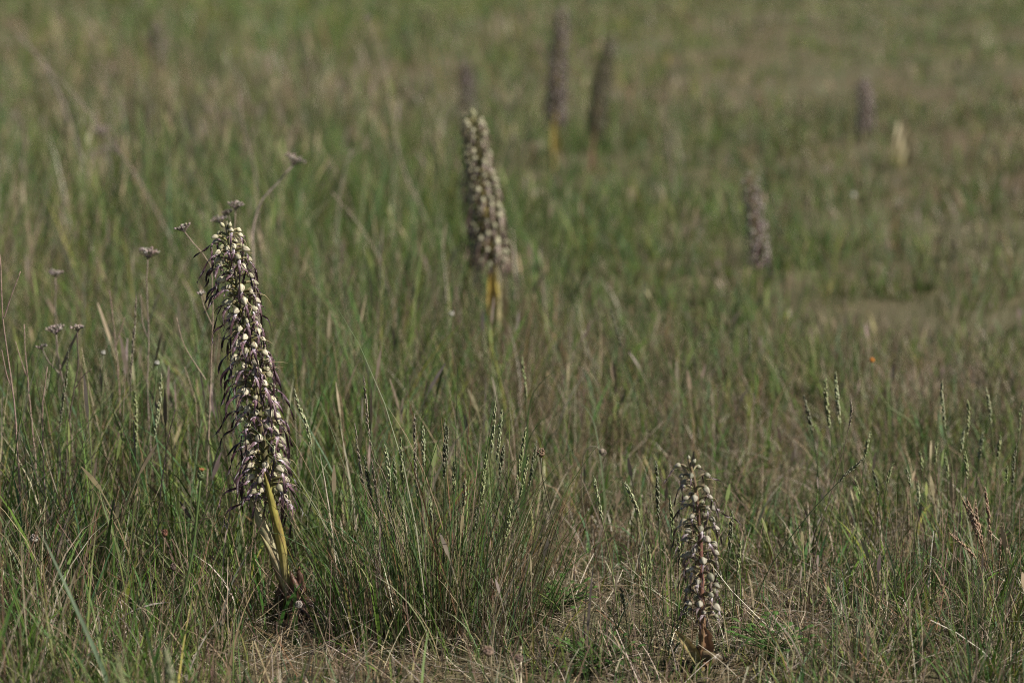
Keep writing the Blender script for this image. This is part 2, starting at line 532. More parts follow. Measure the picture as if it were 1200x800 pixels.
def lip_mesh(seed, cols, wild=0.0, length=.042):
    """three-lobed lip: long twisted middle strap, two short crisped side lobes"""
    random.seed(seed)
    mb = MB()
    n = 20
    L = length * random.uniform(.8, 1.15)
    p = [Vector((0, 0, 0))]
    ang = rad(-22 + random.uniform(-20, 25) + 35 * wild)
    swing = random.uniform(-1, 1) * (.35 + wild)
    for i in range(n):
        t = (i + 1) / n
        tgt = rad(-88 + random.uniform(-4, 4) + wild * (40 + 45 * math.sin(t * 7 + seed)))
        ang += (tgt - ang) * (.24 if wild < .1 else .16)
        y = swing * math.sin(t * (2.4 + wild * 5) + seed) * .5
        d = Vector((math.cos(ang), y, math.sin(ang))).normalized()
        p.append(p[-1] + d * (L / n))
    tw = random.choice((-1, 1)) * random.uniform(2.2, 5.5) * (1 + wild * .6)
    stops = [(0, cols[0]), (.08, cols[0]), (.2, cols[1]), (.38, cols[2]), (.65, cols[3]), (1, cols[3])]
    def col(t, x):
        q = grad(stops, t)
        if t < .3 and random.random() < .3: q = lerp(q, cols[2], .8)
        return jit(q, .12)
    strap(mb, p, lambda t: .0035 * (1.05 - .40 * t) * (1 if t < .95 else .5), Vector((0, 1, 0)), col, .22, 3,
          lambda t: tw * max(0, t - .18) ** 1.2, .10)
    # forked tip
    for s in (-1, 1):
        e = p[-1]; d = (p[-1] - p[-2]).normalized()
        a, _ = frame(d)
        q = [e, e + d * .0025 + a * s * .0012, e + d * .005 + a * s * .0028]
        strap(mb, q, lambda t: .0011 * (1.1 - t), a, lambda t, x: cols[3], .1, 1)
    # side lobes
    for s in (-1, 1):
        q = [p[2] + Vector((0, s * .0012, 0))]
        l2 = random.uniform(.010, .018)
        for i in range(7):
            t = i / 6
            d = Vector((.35 - .3 * t + wild * .4, s * (.75 - .45 * t + .25 * math.sin(t * 9 + seed)), -.45 - .5 * t)).normalized()
            q.append(q[-1] + d * l2 / 7)
        strap(mb, q, lambda t: .0020 * (1 - .6 * t), Vector((1, 0, 0)), lambda t, x: jit(lerp(cols[1], cols[3], t), .15), .1, 2,
              lambda t: 2 * math.sin(t * 6 + seed), .35)
    return mb

def ovary_mesh(seed, cols):
    random.seed(seed); mb = MB()
    p = spline([(0, 0, -.003), (.006, 0, .0015), (.0125, 0, .0045), (.0165, 0, .0035)], 7)
    tube(mb, p, lambda t: .0011 + .0010 * math.sin(math.pi * t), lambda t: jit(lerp(cols[0], cols[1], t), .12), 6)
    return mb
def bract_mesh(seed, cols):
    random.seed(seed); mb = MB()
    k = random.uniform(.7, 1.3)
    p = spline([(.001, 0, -.004), (.012 * k, .002, -.001), (.026 * k, .004 * random.uniform(-1, 1), .001 * k), (.034 * k, .006 * random.uniform(-1, 1), -.014 * k * random.random())], 9)
    strap(mb, p, lambda t: .0019 * (1 - t ** 1.5) + .0002, Vector((0, 1, 0)), lambda t, x: jit(lerp(cols[0], cols[1], t), .12), .3, 2)
    return mb

PURPLE = dict(hood=[(.60, .545, .38), (.34, .34, .17), (.26, .17, .15), (.12, .06, .07)],
              lip=[(.52, .44, .47), (.19, .11, .13), (.075, .036, .044), (.026, .012, .015)],
              ov=[(.16, .17, .05), (.20, .15, .08)], br=[(.17, .16, .06), (.36, .26, .16)])
PALE = dict(hood=[(.37, .34, .255), (.23, .24, .13), (.25, .19, .16), (.14, .09, .09)],
            lip=[(.44, .39, .40), (.19, .14, .14), (.10, .065, .065), (.05, .03, .03)],
            ov=[(.14, .15, .05), (.19, .13, .09)], br=[(.20, .18, .08), (.34, .25, .15)])
BROWN = dict(hood=[(.45, .42, .27), (.29, .30, .15), (.20, .14, .10), (.09, .05, .045)],
             lip=[(.42, .36, .30), (.26, .19, .145), (.15, .10, .075), (.085, .055, .042)],
             ov=[(.13, .13, .04), (.17, .13, .06)], br=[(.17, .15, .06), (.28, .21, .12)])
PINK = dict(hood=[(.40, .35, .30), (.25, .22, .15), (.20, .13, .12), (.12, .07, .07)],
            lip=[(.40, .32, .34), (.22, .14, .15), (.12, .07, .08), (.06, .035, .04)],
            ov=[(.15, .12, .06), (.18, .10, .08)], br=[(.20, .15, .09), (.30, .21, .15)])

DARKP = dict(hood=[(.38, .32, .28), (.20, .16, .12), (.13, .08, .08), (.07, .04, .04)],
             lip=[(.24, .18, .19), (.12, .075, .085), (.06, .032, .038), (.03, .016, .018)],
             ov=[(.12, .10, .05), (.13, .08, .06)], br=[(.13, .10, .06), (.18, .12, .09)])
DARKG = dict(hood=[(.17, .155, .09), (.10, .10, .05), (.08, .06, .04), (.05, .035, .025)],
             lip=[(.12, .095, .08), (.08, .06, .045), (.05, .035, .025), (.03, .02, .015)],
             ov=[(.09, .09, .035), (.10, .08, .04)], br=[(.10, .09, .04), (.13, .10, .06)])
def kit(st, name):
    k = dict(hood=[hood_mesh(i, st['hood']).mesh('hood', [M_HOOD]) for i in range(6)],
             lip=[lip_mesh(10 + i, st['lip']).mesh('lip', [M_LIP]) for i in range(8)],
             wild=[lip_mesh(30 + i, st['lip'], .75, .044).mesh('lip', [M_LIP]) for i in range(6)],
             ov=[ovary_mesh(50 + i, st['ov']).mesh('flower', [M_STEM]) for i in range(2)],
             br=[bract_mesh(60 + i, st['br']).mesh('bract', [M_LEAF]) for i in range(5)])
    one = []
    for i in range(6):                                 # whole flower in one mesh for plants too far away to show its pieces
        mb = MB()
        h, l, o = hood_mesh(i, st['hood']), lip_mesh(10 + i, st['lip']), ovary_mesh(50, st['ov'])
        mb.add(o.v, o.f, o.c, 2)
        mb.add([(x + .015, y, z + .003) for x, y, z in h.v], h.f, h.c, 0)
        mb.add([(x + .0200, y, z - .0005) for x, y, z in l.v], l.f, l.c, 1)
        one.append(mb.mesh('flower', [M_HOOD, M_LIP, M_STEM]))
    k['one'] = one
    k['bud'] = []
    for i in range(2):
        mb = MB(); random.seed(90 + i)
        bead(mb, Vector((.002, 0, 0)), Vector((.7, 0, .6)), .010, .0032, st['hood'][1], st['hood'][0], 8, 5)
        k['bud'].append(mb.mesh('flower_bud', [M_HOOD]))
    return k

def orchid(label, wps, lean, kt, n, s0, stem_r, stem_cols, detail, scale=1.0, droop=1.0, wild_left=.0, seed=1, group='lizard orchids in the meadow', nbud=6, taper=.25):
    """wps: image points from the foot up; lean: metres the tip leans away from the camera"""
    random.seed(seed)
    D = on_ground(*wps[0]).y
    base = on_plane(wps[0][0], wps[0][1], D); base.z = float(gz(base.x, base.y)) - .004
    pts = [base] + [on_plane(px, py, D + lean * (i + 1) / (len(wps) - 1)) for i, (px, py) in enumerate(wps[1:])]
    root = thing('lizard_orchid', label, 'orchid', base, group)
    loc = [p - base for p in pts]
    ax = spline(loc, 60)
    mb = MB()
    tube(mb, spline(loc, 24), lambda t: stem_r * (1 - .62 * t), lambda t: jit(grad(stem_cols, t), .08), 8)
    obj('stem', mb.mesh('stem', [M_STEM]), root)
    N = n
    for i in range(N):
        u = i / (N - 1)
        t = s0 + (.985 - s0) * u + random.uniform(-.004, .004)
        ip = min(59.999, t * 60); j = int(ip); p = ax[j].lerp(ax[min(60, j + 1)], ip - j)
        az = i * 2.39996 + random.uniform(-.3, .3)
        bud = i >= N - nbud
        sc = scale * (1 - taper * u ** 1.5) * random.uniform(.88, 1.1)
        if u < .06: sc *= .9
        r0 = stem_r * (1 - .62 * t) * .8
        pos = p + Vector((math.cos(az), math.sin(az), 0)) * r0
        rot = Euler((random.uniform(-.18, .18), random.uniform(-.25, .22) + .10, az))
        if bud:
            obj('flower_bud', random.choice(kt['bud']), root, pos, Euler((0, -.3 - .5 * (i - N + nbud) / nbud, az)), sc)
            continue
        if not detail:
            obj('flower', random.choice(kt['one']), root, pos, rot, sc)
            continue
        fl = obj('flower', random.choice(kt['ov']), root, pos, rot, sc)
        obj('hood', random.choice(kt['hood']), fl, (.0140, 0, .0035), Euler((random.uniform(-.25, .25), random.uniform(-.25, .35), random.uniform(-.3, .3))), random.uniform(.8, 1.2))
        lx = math.cos(az)
        wl = random.random() < (wild_left if lx < .15 else wild_left * .18)
        obj('lip', random.choice(kt['wild'] if wl else kt['lip']), fl, (.0200, 0, -.0005),
            Euler((random.uniform(-.2, .2), random.uniform(-.15, .3), random.uniform(-.5, .5))), random.uniform(.85, 1.15) * droop)
        if random.random() < .55:
            obj('bract', random.choice(kt['br']), fl, (0, 0, 0), Euler((random.uniform(-.4, .4), random.uniform(-.3, .3), random.uniform(-.5, .5))), random.uniform(.8, 1.2))
    return root, base, D, ax

def leaf_on(root, base, D, wps, width, cols, name='leaf', cup=.35, dy=0.0, label=None, side=None, crumple=0.0, mat=None):
    """a leaf of a plant along image points, in the plane of the plant"""
    pts = [on_plane(px, py, D + dy * i / (len(wps) - 1)) - base for i, (px, py) in enumerate(wps)]
    mb = MB()
    p = spline(pts, 16)
    if crumple: p = [q + Vector([random.uniform(-1, 1) * crumple for _ in range(3)]) for q in p]
    strap(mb, p, lambda t: width * max(.03, math.sin(math.pi * (.18 + .82 * t)) ** .8), side or Vector((1, .25, 0)),
          lambda t, x: jit(lerp(lerp(grad(cols, t), shade(grad(cols, t), .6), abs(math.sin(x * 11)) * .6), (.17, .095, .05),
                                min(.85, max(0, abs(x) - .7) * 1.6 + max(0, t - .86) * 4 + (.55 if vnoise(t * 9 + width * 900, x * 2.2, 8) > .74 else 0))), .10), cup, 10, wave=.05 + crumple * 60)
    o = obj(name, mb.mesh(name, [mat or M_LEAF]), root)
    if label: o['label'] = label
    return o

K_PUR, K_PALE, K_BROWN, K_PINK, K_DARKP, K_DARKG = [kit(q, 'k') for q in (PURPLE, PALE, BROWN, PINK, DARKP, DARKG)]
YEL = [(0, (.44, .37, .17)), (.4, (.44, .37, .09)), (1, (.32, .29, .07))]
PALEL = [(0, (.46, .38, .24)), (.5, (.50, .44, .26)), (1, (.40, .36, .17))]
DEAD = [(0, (.06, .035, .022)), (.5, (.12, .06, .04)), (1, (.20, .105, .065))]

r, b, D, ax = orchid('tall purple lizard orchid in sharp focus with yellow green leaves at its foot',
    [(344, 728), (333, 662), (319, 590), (309, 525), (300, 460), (289, 390), (277, 325), (269, 285), (265, 259)], .02, K_PUR, 150, .31, .0056,
    [(0, (.10, .06, .04)), (.1, (.30, .27, .10)), (.3, (.28, .26, .06)), (.4, (.13, .11, .05)), (1, (.12, .11, .06))], True, .98, 1.12, .85, 3, None, 2, .24)
leaf_on(r, b, D - .012, [(334, 682), (331, 645), (321, 600), (309, 550)], .0110, YEL, dy=-.012, label='yellow green sheathing leaf clasping the stem', cup=-.35, side=Vector((1, .1, 0)))
leaf_on(r, b, D - .004, [(333, 685), (322, 648), (306, 612), (290, 580)], .0155, PALEL, dy=.01, label='pale straw green leaf leaning left', cup=-.3, side=Vector((1, .15, 0)))
leaf_on(r, b, D - .006, [(337, 700), (329, 672), (316, 645), (305, 625)], .009, PALEL, dy=-.015, cup=-.4, side=Vector((1, .1, 0)))
for k, wp in enumerate([[(338, 716), (346, 690), (341, 668)], [(340, 722), (352, 694), (350, 663)], [(341, 728), (330, 700), (333, 672)], [(342, 730), (351, 716), (358, 700)], [(338, 730), (330, 712), (326, 690)], [(340, 730), (338, 716), (343, 690)]]):
    leaf_on(r, b, D - .012 + .006 * k, wp, .014, DEAD, 'dead_leaf', -.4, .01, 'crumpled dark brown dead leaf', crumple=.0010)

def rosette(root, base, n, ln, cols):
    for i in range(n):
        g = i * 2.4 + random.uniform(-.4, .4); l = ln * random.uniform(.6, 1.2)
        o = Vector((math.cos(g), math.sin(g), 0))
        q = []
        for k, (rr, zz) in enumerate(((.004, .006), (.3 * l, .022), (.65 * l, .016), (l, .006))):
            p_ = o * rr + Vector((random.uniform(-1, 1), random.uniform(-1, 1), 0)) * .004 * k
            p_.z = zz * random.uniform(.7, 1.3) + float(gz(base.x + p_.x, base.y + p_.y)) - base.z
            q.append(p_)
        mb = MB(); tn = random.uniform(-1.2, 1.2)
        c_ = random.choice(cols)
        strap(mb, spline(q, 14), lambda t: .013 * max(.04, math.sin(math.pi * (.2 + .8 * t))), Vector((-o.y, o.x, .1)), lambda t, x: jit(lerp(c_, shade(c_, .55), abs(math.sin(x * 8))), .15), .45, 6, lambda t: tn * t, .16)
        obj('withered_leaf', mb.mesh('withered_leaf', [M_LEAF]), root)
rosette(r, b, 8, .05, [(.12, .065, .04), (.17, .10, .06), (.08, .05, .035)])

r, b, D, ax = orchid('short sparse lizard orchid in focus at right foreground with reddish stem',
    [(822, 782), (823, 740), (822, 680), (820, 620), (815, 570), (807, 538)], .01, K_PALE, 62, .26, .0042,
    [(0, (.22, .17, .07)), (.2, (.22, .13, .07)), (.5, (.17, .07, .06)), (1, (.16, .12, .06))], True, .80, .9, .5, 5, None, 2, .15)
leaf_on(r, b, D - .01, [(821, 780), (812, 764), (800, 748), (790, 738)], .011, [(0, (.30, .28, .12)), (1, (.34, .27, .12))], label='short yellowed leaf bending left', cup=.5)
leaf_on(r, b, D - .01, [(822, 780), (828, 762), (829, 745), (825, 733)], .013, [(0, (.20, .11, .06)), (1, (.24, .14, .08))], 'dead_leaf', .5, 0, 'withered brown leaf on the stem', crumple=.0012)

rosette(r, b, 4, .03, [(.15, .095, .055), (.20, .15, .08), (.10, .065, .04)])

r, b, D, ax = orchid('stout cream and brown lizard orchid in the middle, two yellow leaves below its spike',
    [(586, 432), (584, 380), (580, 330), (572, 270), (563, 200), (553, 128)], .02, K_BROWN, 165, .41, .0065,
    [(0, (.25, .22, .06)), (.3, (.34, .26, .06)), (1, (.22, .20, .08))], False, 1.22, 1, 0, 8, None, 6, .38)
leaf_on(r, b, D - .035, [(584, 420), (582, 380), (577, 350), (574, 318)], .027, [(0, (.36, .30, .12)), (1, (.42, .29, .05))], label='golden yellow leaf', cup=.4)
leaf_on(r, b, D - .04, [(587, 420), (588, 385), (589, 355), (588, 325)], .022, [(0, (.40, .36, .18)), (1, (.42, .38, .20))], label='pale straw leaf', cup=.4)

r, b, D, ax = orchid('blurred purplish lizard orchid at top centre with bright yellow stem foot',
    [(652, 206), (652, 176), (651, 148), (652, 100), (656, 50), (661, 2)], .03, K_DARKP, 150, .31, .006,
    [(0, (.30, .24, .05)), (.3, (.42, .31, .05)), (1, (.20, .18, .08))], False, 1.15, 1.0, 0, 11, None, 6, .35)
leaf_on(r, b, D - .02, [(652, 205), (652, 185), (650, 160), (649, 138)], .027, [(0, (.40, .33, .12)), (1, (.42, .31, .08))], label='bright yellow leaf', cup=.4)

r, b, D, ax = orchid('blurred slim dark lizard orchid right of the yellow footed one',
    [(694, 203), (696, 175), (699, 140), (704, 100), (711, 65), (719, 38)], .03, K_DARKG, 120, .30, .006,
    [(0, (.26, .13, .08)), (.35, (.24, .14, .09)), (1, (.16, .15, .07))], False, 1.08, .9, 0, 12, None, 6, .3)
leaf_on(r, b, D - .02, [(694, 200), (695, 180), (697, 160), (698, 148)], .016, [(0, (.30, .16, .11)), (1, (.26, .17, .11))], label='reddish brown leaf', cup=.4)

r, b, D, ax = orchid('small pinkish lizard orchid standing alone in the short grass at right',
    [(890, 362), (889, 330), (889, 298), (886, 265), (881, 230), (877, 200)], .02, K_PINK, 75, .32, .0042,
    [(0, (.18, .19, .07)), (.22, (.19, .14, .08)), (1, (.20, .14, .08))], False, .9, .9, 0, 14, None, 5, .3)

orchid('faint far pinkish lizard orchid at upper right above the pale yellow plant',
    [(1014, 168), (1014, 150), (1014, 125), (1013, 108), (1012, 88)], .02, K_PINK, 70, .22, .005,
    [(0, (.2, .17, .08)), (1, (.20, .14, .09))], False, 1.15, .9, 0, 15, None, 4, .25)
orchid('faint dark lizard orchid just behind the tip of the stout middle one',
    [(549, 152), (549, 125), (548, 105), (546, 85), (545, 72)], .02, K_DARKP, 80, .28, .005,
    [(0, (.2, .17, .08)), (1, (.18, .14, .09))], False, 1.15, .9, 0, 16, None, 4, .25)
orchid('faint far dark lizard orchid at the upper left edge of the meadow',
    [(184, 92), (184, 70), (183, 50), (183, 35), (182, 24)], .02, K_DARKP, 80, .25, .006,
    [(0, (.2, .17, .08)), (1, (.18, .14, .09))], False, 1.4, .9, 0, 17, None, 4, .25)

# ------------------------------------------------------------------ stalks: stems, seed heads, dry umbels
def path(wps, D, lean=0.0):
    """image points from top down, at distance D; the foot is set on the ground"""
    pts = [on_plane(px, py, D + lean * (1 - i / max(1, len(wps) - 1))) for i, (px, py) in enumerate(wps)]
    a, q = pts[-2], pts[-1]
    d = (q - a).normalized()
    z = float(gz(q.x, q.y)) - .004
    if q.z > z + .012:
        sl = d.x / min(-.25, d.z) if abs(d.z) > .01 else 0
        foot = Vector((q.x + sl * (z - q.z) * .6, q.y, z)); foot.z = float(gz(foot.x, foot.y)) - .004
        pts.append(foot)
    else:
        pts[-1].z = z
    return pts[::-1]

def spike_into(mb, p, n, ln, r, cols, spread=.28, start=0.0):
    m = len(p) - 1
    for i in range(n):
        t = start + (1 - start) * (i + .5) / n
        k = min(m - 1, int(t * m)); q = p[k].lerp(p[k + 1], t * m - k)
        tn = tangent(p, k); a, bb = frame(tn)
        if random.random() < .12: continue
        g = i * 2.4 + random.uniform(-1.1, 1.1)
        o = a * math.cos(g) + bb * math.sin(g)
        s = (math.sin(math.pi * (.12 + .83 * t)) ** .6)
        c = jit(random.choice(cols), .2)
        bead(mb, q + o * r * .2 * s, tn + o * spread, ln * random.uniform(.8, 1.2) * (.5 + .5 * s), r * .62 * s, shade(c, .85), lerp(c, (.35, .33, .22), .35), 4, 2)

GREEN_SP = [(.16, .20, .06), (.20, .23, .085), (.26, .27, .12)]
DARK_SP = [(.06, .075, .03), (.08, .09, .045), (.11, .10, .06)]
PALE_SP = [(.28, .30, .16), (.34, .34, .20), (.22, .25, .12)]
DRY_SP = [(.20, .16, .12), (.15, .115, .09), (.26, .22, .16)]
PINK_SP = [(.34, .19, .13), (.28, .15, .10), (.38, .25, .17)]
def grass_stalk(wps, D, kind, head, label=None, group=None, parent=None, base0=None, wide=1.0, lean=0.0):
    """flowering grass: stem with a spike that fills the top share `head` of it"""
    cols = {'green': GREEN_SP, 'dark': DARK_SP, 'pale': PALE_SP, 'dry': DRY_SP, 'pink': PINK_SP}[kind]
    sc_ = {'green': (.07, .10, .03), 'dark': (.05, .065, .025), 'pale': (.14, .16, .06), 'dry': (.16, .12, .08), 'pink': (.24, .15, .09)}[kind]
    pts = path(wps, D, lean)
    if parent is None:
        root = thing('grass_stalk', label, 'grass stalk', pts[0], group); o0 = pts[0]
    else:
        root, o0 = parent, base0
    p = spline([q - o0 for q in pts], 22)
    L = sum((p[i + 1] - p[i]).length for i in range(22))
    mb = MB()
    tube(mb, p, lambda t: .00085 * (1 - .45 * t), lambda t: jit(lerp(shade(sc_, 1.1), sc_, t), .1), 5)
    st = obj('stem' if parent is None else 'stalk', mb.mesh('stem', [M_STEM]), root)
    k = max(1, int(22 * (1 - head)))
    mb = MB()
    hl = L * head
    spike_into(mb, p[k:], max(14, int(hl / .0011)), .0062, .0023 * wide, cols)
    obj('seed_head', mb.mesh('seed_head', [M_SEED]), st if parent is not None else root)
    return root

def dry_umbel(p, dirv, size, n, mb, cols):
    a, bb = frame(dirv)
    for i in range(n):
        g = i * 2.4; rr = math.sqrt((i + .5) / n) * size
        tip = p + dirv * (size * .75 + random.uniform(-.15, .15) * size - rr * .15) + (a * math.cos(g) + bb * math.sin(g)) * rr
        mid = p.lerp(tip, .5) + dirv * size * .05
        c = jit(random.choice(cols), .25)
        tube(mb, [p, mid, tip], lambda t: .0005, lambda t: shade(c, .8), 4, cap=False)
        for _ in range(3):
            d = Vector((random.uniform(-1, 1), random.uniform(-1, 1), random.uniform(0, 1.4)))
            bead(mb, tip + d * .0006, d, random.uniform(.003, .0045), .0014, shade(c, .9), jit(lerp(c, (.32, .27, .22), .4), .2), 5, 2)

UMB = [(.21, .165, .14), (.15, .115, .10), (.28, .23, .20)]
def dried_stalk(main, D, heads, label, branches=(), col=(.20, .155, .12), r=.0013, lean=0.0, size=.0115, nh=15, group=None):
    """dead forb stalk: main stem, side branches, each ending in a flat cluster of dry flower heads.
    heads: (branch index or -1 for the main stem, size factor)"""
    pts = path(main, D, lean)
    root = thing('dried_flower_stalk', label, 'dried flower', pts[0], group)
    o0 = pts[0]
    p = spline([q - o0 for q in pts], 26)
    p = [q + Vector((random.uniform(-1, 1), random.uniform(-1, 1), 0)) * .0006 for q in p]
    mb = MB(); tube(mb, p, lambda t: r * (1 - .4 * t), lambda t: jit(lerp(shade(col, 1.25), col, t), .15), 6)
    obj('stem', mb.mesh('stem', [M_WOOD]), root)
    ends = [(p[-1], tangent(p, 26))]
    for br in branches:
        q = [on_plane(px, py, D) - o0 for px, py in br]
        q = spline(q[::-1], 10)
        mb = MB(); tube(mb, q, lambda t: r * .7 * (1 - .4 * t), lambda t: jit(col, .15), 5)
        obj('branch', mb.mesh('branch', [M_WOOD]), root)
        ends.append((q[-1], tangent(q, 10)))
    for i, s in heads:
        e, d = ends[i + 1]
        d = (d + Vector((0, 0, .6))).normalized()
        mb = MB(); dry_umbel(e, d, size * s, max(4, int(nh * s)), mb, UMB)
        obj('flower_head', mb.mesh('flower_head', [M_WOOD]), root)
    return root

random.seed(100)
dried_stalk([(173, 303), (172, 340), (174, 400), (173, 470), (180, 560)], 3.12, [(-1, 1.25)], 'dark dry flat topped flower head on upright stalk left of the tall orchid', [[(165, 345), (167, 378), (173, 395)]])
dried_stalk([(65, 325), (65, 370), (68, 440), (74, 520)], 3.35, [(-1, .9)], 'small grey dry flower head on thin stalk, highest at the far left')
dried_stalk([(66, 392), (70, 430), (80, 480), (88, 560)], 3.05, [(-1, 1.05), (0, .5)], 'pale grey dry flower cluster on stalk below the highest left one', [[(50, 410), (58, 425), (72, 440)]])
dried_stalk([(91, 388), (91, 430), (83, 480), (78, 540)], 2.95, [(-1, .6), ], 'dark thin dry stalk with a small bud cluster at the left', [[(108, 432), (98, 440), (88, 455)]], col=(.09, .065, .05))
dried_stalk([(0, 298), (4, 380), (14, 450), (20, 520), (24, 600)], 2.85, [], 'bare pinkish twig with a side branch at the left edge', [[(24, 318), (12, 350), (5, 372)], [(2, 410), (8, 440), (14, 455)]], col=(.22, .15, .12), r=.0013)
dried_stalk([(217, 272), (232, 292), (247, 315), (249, 390), (247, 450), (243, 560)], 2.97, [(-1, .8), (0, .4)], 'branched dry stalk with small heads close behind the tall orchid at its left', [[(236, 347), (240, 362), (248, 380)], [(207, 372), (216, 405), (241, 445)]], col=(.24, .18, .13), r=.0012)
dried_stalk([(276, 246), (275, 262), (272, 330), (285, 430), (300, 560)], 3.2, [(-1, .9), (0, .9), (1, .5)], 'dry grey flower cluster peeking over the tip of the tall orchid', [[(259, 262), (266, 275), (273, 300)], [(268, 252), (272, 270), (274, 290)]])
dried_stalk([(343, 194), (325, 215), (303, 242), (296, 290), (305, 400), (315, 480)], 3.6, [(-1, 1.25)], 'blurred bent dry stalk with a flower head right above the tall orchid', col=(.30, .24, .19), r=.0024, size=.014)
dried_stalk([(48, 70), (95, 120), (150, 192), (190, 260), (215, 320)], 4.8, [], 'blurred long dead stem slanting across the upper left grass', col=(.22, .17, .14), r=.0015)
dried_stalk([(20, 40), (60, 90), (100, 200), (110, 280)], 6.2, [], 'blurred faint dead stem rising at the far upper left', col=(.25, .20, .17), r=.003)
dried_stalk([(281, 108), (285, 150), (298, 195), (302, 260)], 4.6, [], 'blurred curved straw stem above and right of the tall orchid tip', col=(.28, .22, .17), r=.0015)
dried_stalk([(432, 25), (445, 60), (456, 110), (470, 190), (500, 260)], 5.4, [(-1, .7)], 'blurred tall straw stem at the upper middle left of the stout orchid', col=(.28, .22, .17), r=.0018, size=.014)
dried_stalk([(388, 225), (410, 250), (432, 280), (450, 320)], 4.2, [], 'blurred short bent straw stem between the tall and the stout orchid', col=(.30, .24, .18), r=.0012)
dried_stalk([(118, 160), (119, 190), (120, 225), (122, 260)], 6.0, [(-1, 2.2), (0, 1.6), (1, 1.6)], 'blurred rusty brown dead flower stalk in the upper left grass', [[(110, 185), (114, 200), (119, 215)], [(128, 180), (124, 195), (120, 210)]], col=(.14, .08, .05), r=.0025, size=.013)
dried_stalk([(412, 175), (400, 220), (392, 300)], 4.9, [], 'blurred pale straw stem standing upright left of the stout orchid', col=(.28, .24, .18), r=.002)
dried_stalk([(778, 130), (783, 165), (788, 200)], 6.6, [], 'blurred pale stem in the grass right of the slim dark orchid', col=(.26, .21, .17), r=.0028)

for q, (wp, D_, br) in enumerate([([(28, 380), (32, 440), (40, 520), (46, 600)], 2.95, [[(18, 400), (24, 420), (31, 440)]]), ([(55, 430), (50, 480), (52, 560), (58, 640)], 2.85, []),
        ([(128, 340), (135, 400), (140, 470), (138, 560)], 3.15, [[(146, 372), (140, 392), (136, 405)]]), ([(205, 480), (196, 520), (188, 580), (182, 650)], 2.8, [])]):
    dried_stalk(wp, D_, [], 'bare pinkish brown dead twig, ' + ['first', 'second', 'third', 'fourth'][q] + ' from the left among the left hand grass', br, col=(.24, .165, .13), r=.0011, group='bare twigs in the left hand grass')

# heads on thin stalks in the foreground
def knob_plant(name, label, cat, main, D, hl, hr, cols, stem_col, n=26, tip=None, r=.0011):
    pts = path(main, D)
    root = thing(name, label, cat, pts[0]); o0 = pts[0]
    p = spline([q - o0 for q in pts], 24)
    mb = MB(); tube(mb, p, lambda t: r * (1 - .25 * t), lambda t: jit(stem_col, .1), 6)
    obj('stem', mb.mesh('stem', [M_STEM]), root)
    d = tangent(p, 24); a, bb = frame(d); mb = MB()
    bead(mb, p[-1] - d * .001, d, hl, hr, cols[0], cols[0], 8, 5)
    for i in range(n):
        t = (i + .3) / n; g = i * 2.4
        o = a * math.cos(g) + bb * math.sin(g)
        rr = hr * math.sin(math.pi * min(.97, .08 + t * .9)) ** .7
        bead(mb, p[-1] + d * (hl * t * .85) + o * rr * .75, d + o * .35, hl * .32, hr * .26, jit(random.choice(cols), .2), None, 4, 2)
    obj('flower_head', mb.mesh('flower_head', [M_SEED]), root)
    if tip:
        mb = MB()
        for i in range(14):
            g = i * 2.4; o = a * math.cos(g) + bb * math.sin(g)
            bead(mb, p[-1] + d * hl * .85 + o * hr * .3, d + o * .5, hl * .35, hr * .18, jit(tip, .2), None, 4, 2)
        obj('petal_tuft', mb.mesh('petal_tuft', [M_DRY]), root)
    return root
random.seed(120)
knob_plant('flower_bud_stalk', 'green flower bud with rusty tip on smooth curving stem, left of the orchid leaves', 'flower bud',
           [(235, 562), (231, 600), (225, 650), (210, 715), (190, 782)], 2.50, .011, .0040, [(.13, .16, .07), (.10, .12, .05)], (.10, .145, .045), 26, (.30, .13, .05), .0017)
knob_plant('dry_seed_head', 'brown roundish seed head on thin stem above the right side of the grass tuft', 'seed head',
           [(634, 535), (636, 560), (648, 610), (662, 660), (672, 700)], 2.72, .010, .0048, [(.20, .13, .08), (.14, .09, .06), (.28, .20, .13)], (.10, .09, .05))
knob_plant('dry_seed_head', 'pale brown dry seed head on an arched stem between the tuft and the short orchid', 'seed head',
           [(703, 527), (694, 522), (684, 535), (682, 580), (690, 640)], 2.95, .009, .0042, [(.24, .19, .14), (.17, .13, .10)], (.15, .13, .08))
knob_plant('dry_seed_head', 'blurred larger brown seed head at the bottom edge in front of the tuft', 'seed head',
           [(573, 768), (576, 785), (580, 815)], 2.34, .010, .0052, [(.26, .18, .13), (.20, .13, .09)], (.16, .12, .07))
knob_plant('dry_seed_head', 'blurred smaller brown seed head at the bottom edge right of the larger one', 'seed head',
           [(609, 775), (612, 790), (618, 815)], 2.36, .008, .004, [(.24, .17, .13), (.18, .12, .09)], (.16, .12, .07))
knob_plant('dry_seed_head', 'fluffy whitish seed head beside the dark dead leaves of the tall orchid', 'seed head',
           [(349, 712), (345, 730), (342, 752)], 2.60, .008, .0042, [(.36, .32, .27), (.26, .22, .18)], (.2, .16, .1), 40)
knob_plant('dry_seed_head', 'rusty small seed head low in the grass between bud stalk and left edge', 'seed head',
           [(193, 628), (191, 660), (188, 700)], 2.72, .008, .0035, [(.22, .10, .06), (.15, .07, .05)], (.22, .17, .11))
knob_plant('dry_seed_head', 'dark small seed head low in the grass left of the bud stalk', 'seed head',
           [(203, 668), (202, 700), (199, 740)], 2.62, .008, .0035, [(.11, .075, .06), (.15, .10, .08)], (.16, .13, .08))
